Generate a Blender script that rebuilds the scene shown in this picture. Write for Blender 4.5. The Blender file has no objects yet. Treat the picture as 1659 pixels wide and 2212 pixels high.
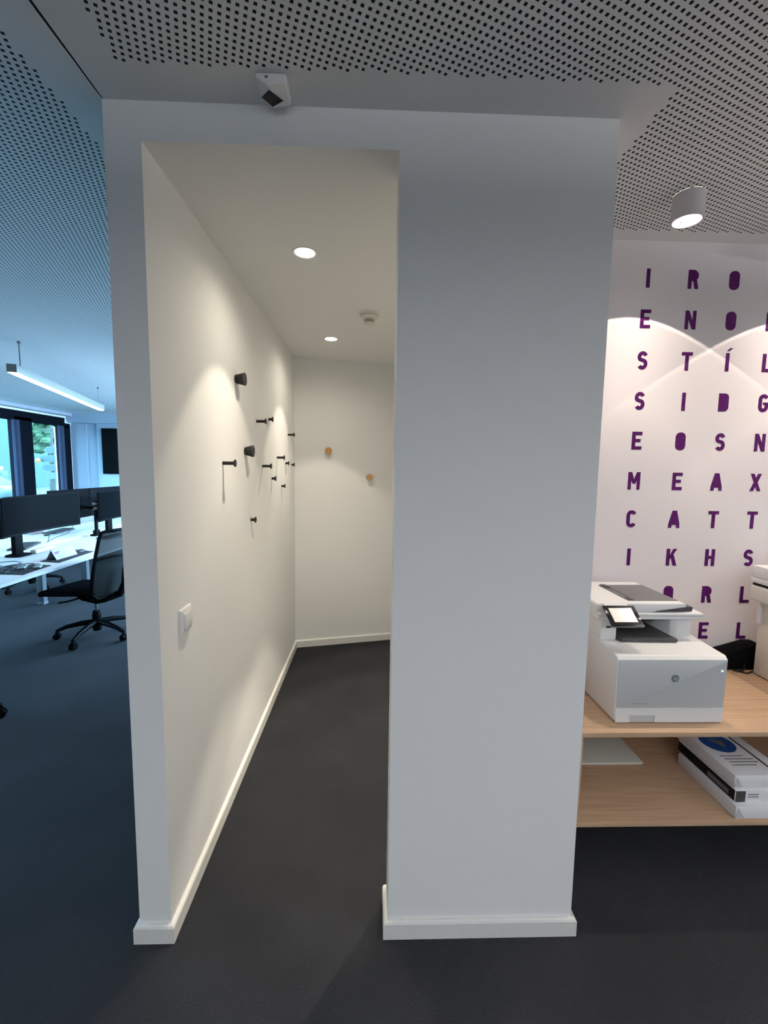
import bpy, bmesh, math, random
from mathutils import Vector, Matrix
random.seed(7)
C = bpy.context.scene.collection
sc = bpy.context.scene

# ------------------------------------------------------------ camera, world, light, exposure
EYE = 1.5666
cam = bpy.data.cameras.new('camera'); camo = bpy.data.objects.new('camera', cam); C.objects.link(camo)
cam.sensor_fit = 'HORIZONTAL'; cam.sensor_width = 36.0
cam.lens = 940.67 / 1659 * 36.0
cam.clip_start = 0.02; cam.clip_end = 300
R_ = Vector((0.999484, -0.029006, 0.013778)); U_ = Vector((-0.010829, 0.099456, 0.994983)); F_ = Vector((0.030231, 0.994619, -0.09909))
m = Matrix((( R_.x, U_.x, -F_.x, 0), (R_.y, U_.y, -F_.y, 0), (R_.z, U_.z, -F_.z, EYE), (0, 0, 0, 1)))
camo.matrix_world = m
sc.camera = camo
vs = sc.view_settings
sc.display_settings.display_device = 'sRGB'
vs.view_transform = 'Standard'; vs.look = 'None'; vs.gamma = 1.0; vs.use_curve_mapping = False
vs.exposure = 0.0
cy = sc.cycles
cy.use_denoising = True
cy.max_bounces = 10; cy.diffuse_bounces = 6; cy.glossy_bounces = 4; cy.transmission_bounces = 6; cy.transparent_max_bounces = 12
cy.sample_clamp_indirect = 4.0
cy.caustics_reflective = False; cy.caustics_refractive = False

SKY = (0.38, 0.68, 1.0); SKY_STRENGTH = 33.0
world = bpy.data.worlds.new('sky'); sc.world = world; world.use_nodes = True
bg = world.node_tree.nodes['Background']; bg.inputs['Color'].default_value = (*SKY, 1); bg.inputs['Strength'].default_value = SKY_STRENGTH

def portal(loc, rot, sx, sy):
    l = bpy.data.lights.new('daylight_portal', 'AREA'); l.shape = 'RECTANGLE'; l.size = sx; l.size_y = sy
    l.cycles.is_portal = True
    o = bpy.data.objects.new('daylight_portal', l); o.location = loc; o.rotation_euler = rot; C.objects.link(o)
portal((-6.16, 5.2, 1.56), (0, math.radians(-90), 0), 1.6, 7.6)

WARM = (1.0, 0.885, 0.715)
WARM2 = (1.0, 0.86, 0.72)
DOWN_W = 17.5      # recessed downlights in the corridor
SPOT_W = 11.0      # surface spots over the printers
LIN_W = 14.0       # office pendant
BACK_FILL_W = 75.0      # added fill pendant behind the camera
BACK_FILL_UP = 95.0     # its upward share

# ------------------------------------------------------------ materials
def mat(name, col, rough=0.6, metal=0.0, spec=0.4, noise=0.0, nscale=40.0, bump=0.0, emit=None, es=0.0, coat=0.0):
    m = bpy.data.materials.new(name); m.use_nodes = True
    nt = m.node_tree; b = nt.nodes['Principled BSDF']
    b.inputs['Base Color'].default_value = (*col, 1); b.inputs['Roughness'].default_value = rough
    b.inputs['Metallic'].default_value = metal; b.inputs['Specular IOR Level'].default_value = spec
    b.inputs['Coat Weight'].default_value = coat
    if emit: b.inputs['Emission Color'].default_value = (*emit, 1); b.inputs['Emission Strength'].default_value = es
    if noise or bump:
        tc = nt.nodes.new('ShaderNodeTexCoord'); n = nt.nodes.new('ShaderNodeTexNoise')
        n.inputs['Scale'].default_value = nscale; n.inputs['Detail'].default_value = 3
        nt.links.new(tc.outputs['Object'], n.inputs['Vector'])
        if noise:
            r = nt.nodes.new('ShaderNodeMapRange'); r.inputs['From Min'].default_value = .25; r.inputs['From Max'].default_value = .75
            r.inputs['To Min'].default_value = 1 - noise; r.inputs['To Max'].default_value = 1 + noise
            nt.links.new(n.outputs['Fac'], r.inputs['Value'])
            v = nt.nodes.new('ShaderNodeVectorMath'); v.operation = 'SCALE'; v.inputs[0].default_value = col
            nt.links.new(r.outputs[0], v.inputs['Scale']); nt.links.new(v.outputs[0], b.inputs['Base Color'])
        if bump:
            bp = nt.nodes.new('ShaderNodeBump'); bp.inputs['Strength'].default_value = bump; bp.inputs['Distance'].default_value = .002
            nt.links.new(n.outputs['Fac'], bp.inputs['Height']); nt.links.new(bp.outputs[0], b.inputs['Normal'])
    return m

M = {}
M['wall'] = mat('white_wall_paint', (.81, .81, .80), .85, spec=.2, noise=.012, nscale=180, bump=.05)
M['corridor'] = mat('cream_wall_paint', (.81, .81, .80), .85, spec=.2, noise=.012, nscale=180, bump=.05)
M['lavender'] = mat('pale_lavender_paint', (.73, .69, .71), .8, spec=.2, noise=.01, nscale=160, bump=.04)
M['officewall'] = mat('daylight_tinted_wall_paint', (.40, .48, .56), .85, spec=.2, noise=.012, nscale=180, bump=.05)  # white wall; blue, dimmer tone of the window light put into its colour
M['base'] = mat('white_lacquer', (.74, .74, .70), .45, noise=.03, nscale=90)
M['black'] = mat('black_plastic', (.007, .007, .008), .5, spec=.15, noise=.1)
M['peg'] = mat('black_powder_coat', (.007, .006, .006), .55, noise=.1, nscale=300)
M['frame'] = mat('anthracite_frame', (.012, .014, .018), .5, noise=.05)
M['oakknob'] = mat('oak_knob', (.50, .27, .10), .5, noise=.15, nscale=120)
M['white'] = mat('white_plastic', (.74, .74, .74), .35, noise=.01, nscale=80)
M['white2'] = mat('ivory_plastic', (.66, .63, .57), .45, noise=.01, nscale=80)
M['greydoor'] = mat('light_grey_plastic', (.50, .52, .53), .5, noise=.01, nscale=80)
M['darkgrey'] = mat('dark_grey_plastic', (.045, .043, .047), .5, noise=.05)
M['midgrey'] = mat('mid_grey_plastic', (.14, .14, .15), .5, noise=.05)
M['screen'] = mat('dark_screen', (.003, .0035, .004), .55, spec=.04, noise=.02)
M['metal'] = mat('aluminium', (.55, .56, .58), .35, metal=.9, noise=.03)
M['desk'] = mat('white_desk_laminate', (.60, .62, .64), .5, spec=.15, noise=.008, nscale=60)
M['deskleg'] = mat('pale_grey_steel', (.075, .085, .095), .5, noise=.02)
M['paper'] = mat('white_paper', (.78, .78, .80), .7, noise=.02)
M['lilacpaper'] = mat('pale_lilac_card', (.34, .32, .38), .6, noise=.02)
M['purple'] = mat('purple_vinyl', (.068, .007, .085), .6, spec=.08, noise=.03)
M['blueink'] = mat('blue_print', (.01, .06, .25), .5, noise=.05)
M['ink'] = mat('grey_print', (.12, .12, .13), .6, noise=.05)
M['chairfab'] = mat('black_chair_fabric', (.010, .010, .011), .9, noise=.2, nscale=400)
M['curtain'] = mat('slate_blue_curtain', (.035, .05, .09), .85, noise=.06, nscale=50)
M['leather'] = mat('grey_leather_pad', (.03, .034, .04), .7, spec=.1, noise=.1)
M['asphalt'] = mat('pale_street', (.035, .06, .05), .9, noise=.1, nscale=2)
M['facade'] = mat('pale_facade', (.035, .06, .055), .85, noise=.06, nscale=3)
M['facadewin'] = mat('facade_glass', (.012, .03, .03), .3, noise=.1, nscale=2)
M['leaf'] = mat('tree_leaves', (.028, .058, .024), .8, noise=.5, nscale=3)
M['bark'] = mat('tree_bark', (.03, .03, .025), .9, noise=.2, nscale=8)
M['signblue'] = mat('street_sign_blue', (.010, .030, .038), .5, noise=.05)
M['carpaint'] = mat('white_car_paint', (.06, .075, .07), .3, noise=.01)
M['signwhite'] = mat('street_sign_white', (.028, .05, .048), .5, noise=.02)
M['yellow'] = mat('amber_lamp', (.03, .02, .004), .4, emit=(1.0, .62, .15), es=1.0, noise=.02)
M['ledw'] = mat('led_tube_diffuser', (.9, .9, .9), .5, emit=(1.0, .97, .90), es=9.0, noise=.005)
M['down'] = mat('downlight_lens', (.9, .9, .9), .5, emit=(1.0, .93, .80), es=14.0, noise=.005)
M['panelon'] = mat('touchscreen_lit', (.3, .28, .26), .15, emit=(1.0, .92, .82), es=.5, noise=.06, nscale=60)
M['led'] = mat('white_status_led', (.8, 1, 1), .3, emit=(.7, 1, 1), es=3.0, noise=.01)
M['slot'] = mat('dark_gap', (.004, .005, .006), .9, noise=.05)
M['chrome'] = mat('chrome_gas_spring', (.6, .6, .62), .2, metal=1.0, noise=.01)
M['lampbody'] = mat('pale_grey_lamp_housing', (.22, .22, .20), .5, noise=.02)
M['spotbody'] = mat('white_spot_housing', (.52, .50, .51), .55, noise=.01)
M['cable'] = mat('grey_cable', (.06, .07, .08), .6, noise=.05)
M['lcable'] = mat('pale_cable', (.45, .5, .52), .6, noise=.05)

def matte(name, col, gl=.03, rough=.3):
    m = bpy.data.materials.new(name); m.use_nodes = True; nt = m.node_tree; nt.nodes.remove(nt.nodes['Principled BSDF'])
    tc = nt.nodes.new('ShaderNodeTexCoord'); n = nt.nodes.new('ShaderNodeTexNoise'); n.inputs['Scale'].default_value = 60
    cr = nt.nodes.new('ShaderNodeValToRGB'); cr.color_ramp.elements[0].color = (*[c * .8 for c in col], 1); cr.color_ramp.elements[1].color = (*[c * 1.2 for c in col], 1)
    d = nt.nodes.new('ShaderNodeBsdfDiffuse'); g = nt.nodes.new('ShaderNodeBsdfGlossy'); g.inputs['Roughness'].default_value = rough
    mx = nt.nodes.new('ShaderNodeMixShader'); mx.inputs[0].default_value = gl
    nt.links.new(tc.outputs['Object'], n.inputs['Vector']); nt.links.new(n.outputs['Fac'], cr.inputs['Fac']); nt.links.new(cr.outputs['Color'], d.inputs['Color'])
    nt.links.new(d.outputs[0], mx.inputs[1]); nt.links.new(g.outputs[0], mx.inputs[2]); nt.links.new(mx.outputs[0], nt.nodes['Material Output'].inputs[0])
    return m
M['screen'] = matte('dark_screen', (.003, .0035, .004), .0015, .3)
M['frame'] = matte('anthracite_frame', (.005, .006, .009), .002, .4)
M['casing'] = matte('black_monitor_casing', (.006, .006, .007), .003, .35)
M['chairfab'] = matte('black_chair_fabric', (.005, .005, .006), .002, .6)
M['chairblack'] = matte('black_chair_plastic', (.004, .004, .005), .006, .35)

def carpet():
    m = bpy.data.materials.new('charcoal_carpet'); m.use_nodes = True; nt = m.node_tree; b = nt.nodes['Principled BSDF']
    tc = nt.nodes.new('ShaderNodeTexCoord')
    n = nt.nodes.new('ShaderNodeTexNoise'); n.inputs['Scale'].default_value = 330; n.inputs['Detail'].default_value = 4
    n2 = nt.nodes.new('ShaderNodeTexNoise'); n2.inputs['Scale'].default_value = 3; n2.inputs['Detail'].default_value = 5
    for q in (n, n2): nt.links.new(tc.outputs['Object'], q.inputs['Vector'])
    cr = nt.nodes.new('ShaderNodeValToRGB')
    cr.color_ramp.elements[0].position = .3; cr.color_ramp.elements[0].color = (.011, .0118, .014, 1)
    cr.color_ramp.elements[1].position = .7; cr.color_ramp.elements[1].color = (.037, .038, .042, 1)
    nt.links.new(n.outputs['Fac'], cr.inputs['Fac'])
    mr = nt.nodes.new('ShaderNodeMapRange'); mr.inputs['From Min'].default_value = .3; mr.inputs['From Max'].default_value = .7
    mr.inputs['To Min'].default_value = .9; mr.inputs['To Max'].default_value = 1.12
    nt.links.new(n2.outputs['Fac'], mr.inputs['Value'])
    v = nt.nodes.new('ShaderNodeVectorMath'); v.operation = 'SCALE'
    nt.links.new(cr.outputs['Color'], v.inputs[0]); nt.links.new(mr.outputs[0], v.inputs['Scale'])
    nt.links.new(v.outputs[0], b.inputs['Base Color'])
    bp = nt.nodes.new('ShaderNodeBump'); bp.inputs['Strength'].default_value = .6; bp.inputs['Distance'].default_value = .003
    nt.links.new(n.outputs['Fac'], bp.inputs['Height']); nt.links.new(bp.outputs[0], b.inputs['Normal'])
    b.inputs['Roughness'].default_value = .95; b.inputs['Specular IOR Level'].default_value = .1
    return m
M['carpet'] = carpet()

def wood(name, c1, c2, rough=.45):
    m = bpy.data.materials.new(name); m.use_nodes = True; nt = m.node_tree; b = nt.nodes['Principled BSDF']
    tc = nt.nodes.new('ShaderNodeTexCoord'); mp = nt.nodes.new('ShaderNodeMapping')
    mp.inputs['Scale'].default_value = (2.0, 45.0, 45.0)
    n = nt.nodes.new('ShaderNodeTexNoise'); n.inputs['Scale'].default_value = 2.2; n.inputs['Detail'].default_value = 6; n.inputs['Distortion'].default_value = .3
    nt.links.new(tc.outputs['Object'], mp.inputs['Vector']); nt.links.new(mp.outputs[0], n.inputs['Vector'])
    cr = nt.nodes.new('ShaderNodeValToRGB')
    cr.color_ramp.elements[0].position = .3; cr.color_ramp.elements[0].color = (*c1, 1)
    cr.color_ramp.elements[1].position = .72; cr.color_ramp.elements[1].color = (*c2, 1)
    nt.links.new(n.outputs['Fac'], cr.inputs['Fac']); nt.links.new(cr.outputs['Color'], b.inputs['Base Color'])
    b.inputs['Roughness'].default_value = rough; b.inputs['Specular IOR Level'].default_value = .3
    return m
M['oak'] = wood('oak_veneer', (.46, .30, .185), (.57, .39, .255))

def perforated(name, bounds):
    """ceiling paint with 8 mm square holes on a turned grid; bounds: nested list of OR-ed (AND-ed comparisons)"""
    m = bpy.data.materials.new(name); m.use_nodes = True; nt = m.node_tree; b = nt.nodes['Principled BSDF']
    b.inputs['Roughness'].default_value = .85; b.inputs['Specular IOR Level'].default_value = .15
    def N(op, a, bb=None):
        n = nt.nodes.new('ShaderNodeMath'); n.operation = op
        for i, v in enumerate((a, bb)):
            if v is None: continue
            if isinstance(v, (int, float)): n.inputs[i].default_value = v
            else: nt.links.new(v, n.inputs[i])
        return n.outputs[0]
    tc = nt.nodes.new('ShaderNodeTexCoord'); sp = nt.nodes.new('ShaderNodeSeparateXYZ'); nt.links.new(tc.outputs['Object'], sp.inputs[0])
    x, y = sp.outputs[0], sp.outputs[1]
    a = math.radians(21.0); p = .0178; ca, sa = math.cos(a), math.sin(a)
    u = N('DIVIDE', N('ADD', N('MULTIPLY', x, ca), N('MULTIPLY', y, sa)), p)
    v = N('DIVIDE', N('SUBTRACT', N('MULTIPLY', y, ca), N('MULTIPLY', x, sa)), p)
    cu = N('ADD', N('FLOOR', u), .5); cv = N('ADD', N('FLOOR', v), .5)
    du = N('ABSOLUTE', N('SUBTRACT', u, cu)); dv = N('ABSOLUTE', N('SUBTRACT', v, cv))
    hole = N('MULTIPLY', N('LESS_THAN', du, .225), N('LESS_THAN', dv, .225))
    cx = N('MULTIPLY', N('SUBTRACT', N('MULTIPLY', cu, ca), N('MULTIPLY', cv, sa)), p)
    cyy = N('MULTIPLY', N('ADD', N('MULTIPLY', cu, sa), N('MULTIPLY', cv, ca)), p)
    tot = None
    for grp in bounds:
        g = None
        for (ax, op, val) in grp:
            t = N(op, cx if ax == 'x' else cyy, val)
            g = t if g is None else N('MULTIPLY', g, t)
        tot = g if tot is None else N('MAXIMUM', tot, g)
    f = N('MULTIPLY', hole, tot)
    mx = nt.nodes.new('ShaderNodeMixRGB'); mx.inputs['Color1'].default_value = (.74, .74, .74, 1); mx.inputs['Color2'].default_value = (.012, .012, .016, 1)
    nt.links.new(f, mx.inputs['Fac']); nt.links.new(mx.outputs[0], b.inputs['Base Color'])
    return m
M['ceil_main'] = perforated('perforated_ceiling_board', [
    [('x', 'GREATER_THAN', -.640), ('y', 'LESS_THAN', 1.205)],
    [('x', 'GREATER_THAN', .785), ('y', 'LESS_THAN', 1.875), ('y', 'GREATER_THAN', .9)]])
M['ceil_left'] = perforated('perforated_office_ceiling_board', [[('x', 'LESS_THAN', -.865), ('x', 'GREATER_THAN', -5.6), ('y', 'LESS_THAN', 8.6)]])

def glass(name, tint, refl=.08):
    m = bpy.data.materials.new(name); m.use_nodes = True; nt = m.node_tree
    out = nt.nodes['Material Output']; nt.nodes.remove(nt.nodes['Principled BSDF'])
    t = nt.nodes.new('ShaderNodeBsdfTransparent'); t.inputs[0].default_value = (*tint, 1)
    g = nt.nodes.new('ShaderNodeBsdfGlossy'); g.inputs['Roughness'].default_value = .02
    mx = nt.nodes.new('ShaderNodeMixShader'); mx.inputs[0].default_value = refl
    nt.links.new(t.outputs[0], mx.inputs[1]); nt.links.new(g.outputs[0], mx.inputs[2]); nt.links.new(mx.outputs[0], out.inputs[0])
    return m
M['glass'] = glass('window_glass', (.86, .97, .98), .05)
def meshfab():
    m = bpy.data.materials.new('chair_mesh_fabric'); m.use_nodes = True; nt = m.node_tree
    b = nt.nodes['Principled BSDF']; b.inputs['Base Color'].default_value = (.025, .028, .028, 1); b.inputs['Roughness'].default_value = .9; b.inputs['Specular IOR Level'].default_value = .05
    t = nt.nodes.new('ShaderNodeBsdfTransparent'); mx = nt.nodes.new('ShaderNodeMixShader'); mx.inputs[0].default_value = .93
    nt.links.new(t.outputs[0], mx.inputs[1]); nt.links.new(b.outputs[0], mx.inputs[2]); nt.links.new(mx.outputs[0], nt.nodes['Material Output'].inputs[0])
    return m
M['meshfab'] = meshfab()

# ------------------------------------------------------------ mesh helpers
class MB:
    def __init__(s): s.bm = bmesh.new()
    def box(s, x0, x1, y0, y1, z0, z1, bev=0, T=None, seg=2):
        vs = [s.bm.verts.new(v) for v in ((x0,y0,z0),(x1,y0,z0),(x1,y1,z0),(x0,y1,z0),(x0,y0,z1),(x1,y0,z1),(x1,y1,z1),(x0,y1,z1))]
        fs = [s.bm.faces.new([vs[i] for i in f]) for f in ((3,2,1,0),(4,5,6,7),(0,1,5,4),(1,2,6,5),(2,3,7,6),(3,0,4,7))]
        return s._fin(vs, fs, bev, T, seg)
    def _fin(s, vs, fs, bev, T, seg=2):
        if bev:
            es = list({e for f in fs for e in f.edges})
            r = bmesh.ops.bevel(s.bm, geom=es, offset=bev, segments=seg, affect='EDGES', profile=.5, clamp_overlap=True)
            vs = list({v for f in r['faces'] for v in f.verts} | {v for v in vs if v.is_valid})
        if T is not None: bmesh.ops.transform(s.bm, matrix=T, verts=[v for v in vs if v.is_valid])
        return s
    def prism(s, pts, axis, a, b, bev=0, T=None, seg=2):
        def P(p, t):
            if axis == 'z': return (p[0], p[1], t)
            if axis == 'y': return (p[0], t, p[1])
            return (t, p[0], p[1])
        A = [s.bm.verts.new(P(p, a)) for p in pts]; B = [s.bm.verts.new(P(p, b)) for p in pts]
        n = len(pts); fs = [s.bm.faces.new(A[::-1]), s.bm.faces.new(B)]
        for i in range(n): fs.append(s.bm.faces.new((A[i], A[(i+1) % n], B[(i+1) % n], B[i])))
        return s._fin(A + B, fs, bev, T, seg)
    def quad(s, *p):
        s.bm.faces.new([s.bm.verts.new(q) for q in p]); return s
    def cyl(s, p0, p1, r0, r1=None, seg=24):
        return s.lathe([(r0, 0), (r0 if r1 is None else r1, (Vector(p1) - Vector(p0)).length)], p0, Vector(p1) - Vector(p0), seg)
    def lathe(s, prof, origin, axis=(0, 0, 1), seg=28, cap=True):
        ax = Vector(axis).normalized(); q = Vector((0, 0, 1)).rotation_difference(ax).to_matrix()
        o = Vector(origin); rings = []
        for r, z in prof:
            rings.append([s.bm.verts.new(o + q @ Vector((max(r, 1e-5) * math.cos(2*math.pi*i/seg), max(r, 1e-5) * math.sin(2*math.pi*i/seg), z))) for i in range(seg)])
        for a, b in zip(rings, rings[1:]):
            for i in range(seg): s.bm.faces.new((a[i], a[(i+1) % seg], b[(i+1) % seg], b[i]))
        if cap: s.bm.faces.new(rings[0][::-1]); s.bm.faces.new(rings[-1])
        return s
    def tube(s, pts, r, seg=8):
        pts = [Vector(p) for p in pts]; rings = []; n = len(pts); up = None
        rr = r if isinstance(r, (list, tuple)) else [r] * n
        for i, p in enumerate(pts):
            t = (pts[min(i+1, n-1)] - pts[max(i-1, 0)]).normalized()
            if up is None: up = Vector((0, 0, 1)) if abs(t.z) < .9 else Vector((1, 0, 0))
            a = t.cross(up).normalized(); up = a.cross(t).normalized()
            rings.append([s.bm.verts.new(p + (a * math.cos(2*math.pi*k/seg) + up * math.sin(2*math.pi*k/seg)) * rr[i]) for k in range(seg)])
        for a, b in zip(rings, rings[1:]):
            for k in range(seg): s.bm.faces.new((a[k], a[(k+1) % seg], b[(k+1) % seg], b[k]))
        s.bm.faces.new(rings[0][::-1]); s.bm.faces.new(rings[-1]); return s
    def sphere(s, c, r, sc=(1, 1, 1), seg=16):
        prof = [(r * math.sin(math.pi * k / 10), -r * math.cos(math.pi * k / 10)) for k in range(11)]
        n0 = len(s.bm.verts); s.lathe(prof, (0, 0, 0), seg=seg, cap=False)
        s.bm.verts.ensure_lookup_table()
        bmesh.ops.transform(s.bm, matrix=Matrix.Translation(c) @ Matrix.Diagonal((*sc, 1)), verts=s.bm.verts[n0:]); return s
    def build(s, name, m, parent=None, smooth=True, off=None):
        bm = s.bm
        bmesh.ops.recalc_face_normals(bm, faces=bm.faces)
        if off is None and parent is not None:
            off = Vector((0, 0, 0)); q = parent
            while q is not None: off = off + Vector(q.location); q = q.parent
        if off is not None: bmesh.ops.translate(bm, verts=bm.verts, vec=-Vector(off))
        me = bpy.data.meshes.new(name); bm.to_mesh(me); bm.free()
        me.materials.append(M[m] if isinstance(m, str) else m)
        if smooth:
            me.shade_smooth(); me.set_sharp_from_angle(angle=math.radians(35))
        o = bpy.data.objects.new(name, me); C.objects.link(o)
        if parent is not None: o.parent = parent
        return o

def arc(cx, cy_, r, a0, a1, n=8):
    return [(cx + r * math.cos(math.radians(a0 + (a1 - a0) * i / n)), cy_ + r * math.sin(math.radians(a0 + (a1 - a0) * i / n))) for i in range(n + 1)]
def rrect(x0, x1, y0, y1, r, n=5):
    return arc(x1-r, y0+r, r, -90, 0, n) + arc(x1-r, y1-r, r, 0, 90, n) + arc(x0+r, y1-r, r, 90, 180, n) + arc(x0+r, y0+r, r, 180, 270, n)

def tag(o, label=None, cat=None, group=None, kind=None):
    if label: o['label'] = label
    if cat: o['category'] = cat
    if group: o['group'] = group
    if kind: o['kind'] = kind
    return o
def thing(name, label, cat, loc=(0, 0, 0), rz=0, group=None):
    o = bpy.data.objects.new(name, None); C.objects.link(o); o.empty_display_size = .05
    o.location = loc; o.rotation_euler = (0, 0, rz)
    return tag(o, label, cat, group)
def struct(name, mb, m, smooth=False, parent=None):
    return tag(mb.build(name, m, parent, smooth), kind='structure')
def dup(root, loc, rz=0, label=None, group=None):
    r = root.copy(); C.objects.link(r); r.location = loc; r.rotation_euler = (0, 0, rz)
    if label: r['label'] = label
    if group: r['group'] = group
    def rec(a, b):
        for ch in list(a.children):
            c = ch.copy(); C.objects.link(c); c.parent = b; rec(ch, c)
    rec(root, r); return r

# ------------------------------------------------------------ the setting
D = 1.3195; XL, X1, X2, XR = -.7479, -.6458, .0712, .6953
H, HO = 2.5624, 2.4598
T = .12
YB, SL = 3.6987, .2242       # back wall of the corridor runs skew
LW = 1.955                   # lettered wall
WX = -6.0; FY = 9.0          # office window wall, office far wall
RX, RY = 3.6, -3.5
HB, TB = .0627, .0148

struct('floor', MB().box(WX - .3, RX + .1, RY - .1, FY + .1, -.12, 0), 'carpet')
# front wall: U of left stub, lintel and right panel
struct('wall_front', MB().prism([(XL, 0), (X1, 0), (X1, HO), (X2, HO), (X2, 0), (XR, 0), (XR, H), (XL, H)], 'y', D, D + T), 'wall')
struct('wall_left', MB().box(XL, X1, D + T, 4.6, 0, H), 'corridor')
struct('wall_right', MB().box(.60, XR, D + T, 4.6, 0, H), 'corridor')
yb = lambda x: YB + SL * (x - X1)
struct('wall_back', MB().prism([(X1, yb(X1)), (.60, yb(.60)), (.60, yb(.6) + .12), (X1, yb(X1) + .12)], 'z', 0, HO), 'corridor')
struct('ceiling_corridor', MB().box(X1, .60, D + T, 4.3, HO, HO + .06), 'corridor')
struct('wall_lettered', MB().box(XR, RX, LW, LW + .12, 0, H), 'lavender')
# ceilings with a tapering shadow gap between them
struct('ceiling', MB().prism([(XL + .004, D), (XL + .004, RY), (RX, RY), (RX, LW + .1), (XL + .004, LW + .1)], 'z', H, H + .03), 'ceil_main')
struct('ceiling_office', MB().prism([(WX, RY), (XL - .020, RY), (XL - .014, .5), (XL - .002, D - .03), (XL, D), (XL, FY), (WX, FY)], 'z', H, H + .03), 'ceil_left')
struct('gap_shade_strip', MB().prism([(XL - .021, RY), (XL - .015, .5), (XL - .003, D - .03), (XL, D - .001), (XL + .005, D - .001), (XL + .005, RY)], 'z', H + .003, H + .0295), 'slot')  # black strip in the open gap, standing in for its shade
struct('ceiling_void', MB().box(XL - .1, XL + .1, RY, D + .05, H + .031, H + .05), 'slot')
# outer walls
def wall_with_windows(name, along, pos, thick, a0, a1, holes, z0=.80, z1=2.46):
    mb = MB()
    cur = a0
    def bx(p, q, za, zb):
        if along == 'y': mb.box(min(pos, pos + thick), max(pos, pos + thick), p, q, za, zb)
        else: mb.box(p, q, min(pos, pos + thick), max(pos, pos + thick), za, zb)
    bx(a0, a1, 0, z0); bx(a0, a1, z1, H + .03)
    for h0, h1 in holes:
        if h0 > cur: bx(cur, h0, z0, z1)
        cur = h1
    if cur < a1: bx(cur, a1, z0, z1)
    return struct(name, mb, 'wall')
wall_with_windows('wall_window_side', 'y', WX, -.3, RY, FY, [(1.5, 5.0), (5.2, 8.94)])
wall_with_windows('wall_behind', 'x', RY, -.2, WX, RX, [])
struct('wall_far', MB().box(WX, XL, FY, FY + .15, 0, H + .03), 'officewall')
struct('wall_east', MB().box(RX, RX + .12, RY, LW + .12, 0, H + .03), 'wall')
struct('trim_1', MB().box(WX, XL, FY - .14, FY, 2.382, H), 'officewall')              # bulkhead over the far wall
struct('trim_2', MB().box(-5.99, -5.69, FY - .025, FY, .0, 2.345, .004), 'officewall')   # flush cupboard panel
struct('trim_4', MB().box(WX, WX + .12, 3.0, FY - .14, 2.50, H, .002), mat('grey_trim_paint', (.34, .36, .40), .7, noise=.02))
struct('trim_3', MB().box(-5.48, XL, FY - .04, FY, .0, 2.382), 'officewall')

# windows: number of panes as the frames show them
def window(name, y0, y1, mull, z0=.80, z1=2.46):
    mb = MB(); x0, x1 = WX - .09, WX + .03
    mb.box(x0, x1, y0, y1 - .16 if name == 'window_1' else y1, 2.30, z1, .004)
    mb.box(x0, x1 - .01, y1 - .30, y1, 2.28, 2.365, .004)
    mb.box(x0, x1, y0, y1, z0, z0 + .09, .004)
    mb.box(x0, x1 - .01, y1 - .27, y1, z0, 2.32, .004)
    mb.box(x0, x1, y0, y0 + .12, z0, z1 - .1, .004)
    for a, b in mull: mb.box(x0, x1, a, b, z0, z1 - .1, .004)
    w = struct(name, mb, 'frame')
    p = MB().box(WX - .030, WX - .024, y0 + .05, y1 - .05, z0 + .05, 2.33).build('pane', 'glass', w, False)
    return w
window('window_1', 5.2, 8.94, [(7.57, 7.95), (6.1, 6.4)])
window('window_2', 1.5, 5.0, [(3.1, 3.4)])

# skirting boards, mitred around the corners
def skirting(name, path):
    prof = [(0, 0), (TB, 0), (TB, HB - .009), (TB - .003, HB - .003), (TB - .008, HB), (0, HB)]
    pts = [Vector(p) for p in path]; mb = MB(); rings = []
    for i, p in enumerate(pts):
        ns = []
        if i > 0: d = (pts[i] - pts[i-1]).normalized(); ns.append(Vector((d.y, -d.x)))
        if i < len(pts) - 1: d = (pts[i+1] - pts[i]).normalized(); ns.append(Vector((d.y, -d.x)))
        n = sum(ns, Vector((0, 0))) ; n = n / n.length; k = 1 / max(.3, n.dot(ns[0]))
        rings.append([mb.bm.verts.new((p.x + n.x * k * o, p.y + n.y * k * o, z)) for o, z in prof])
    for a, b in zip(rings, rings[1:]):
        for k in range(len(prof)): mb.bm.faces.new((a[k], a[(k+1) % 6], b[(k+1) % 6], b[k]))
    mb.bm.faces.new(rings[0]); mb.bm.faces.new(rings[-1][::-1])
    return struct(name, mb, 'base')
# path walks with the wall on its left, room on its right-hand normal
skirting('baseboard_left', [(XL, 4.5), (XL, D), (X1, D), (X1, YB), (.60, yb(.60))][::1])
skirting('baseboard_right', [(X2, D + T), (X2, D), (XR, D), (XR, LW), (3.5, LW)])

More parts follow.
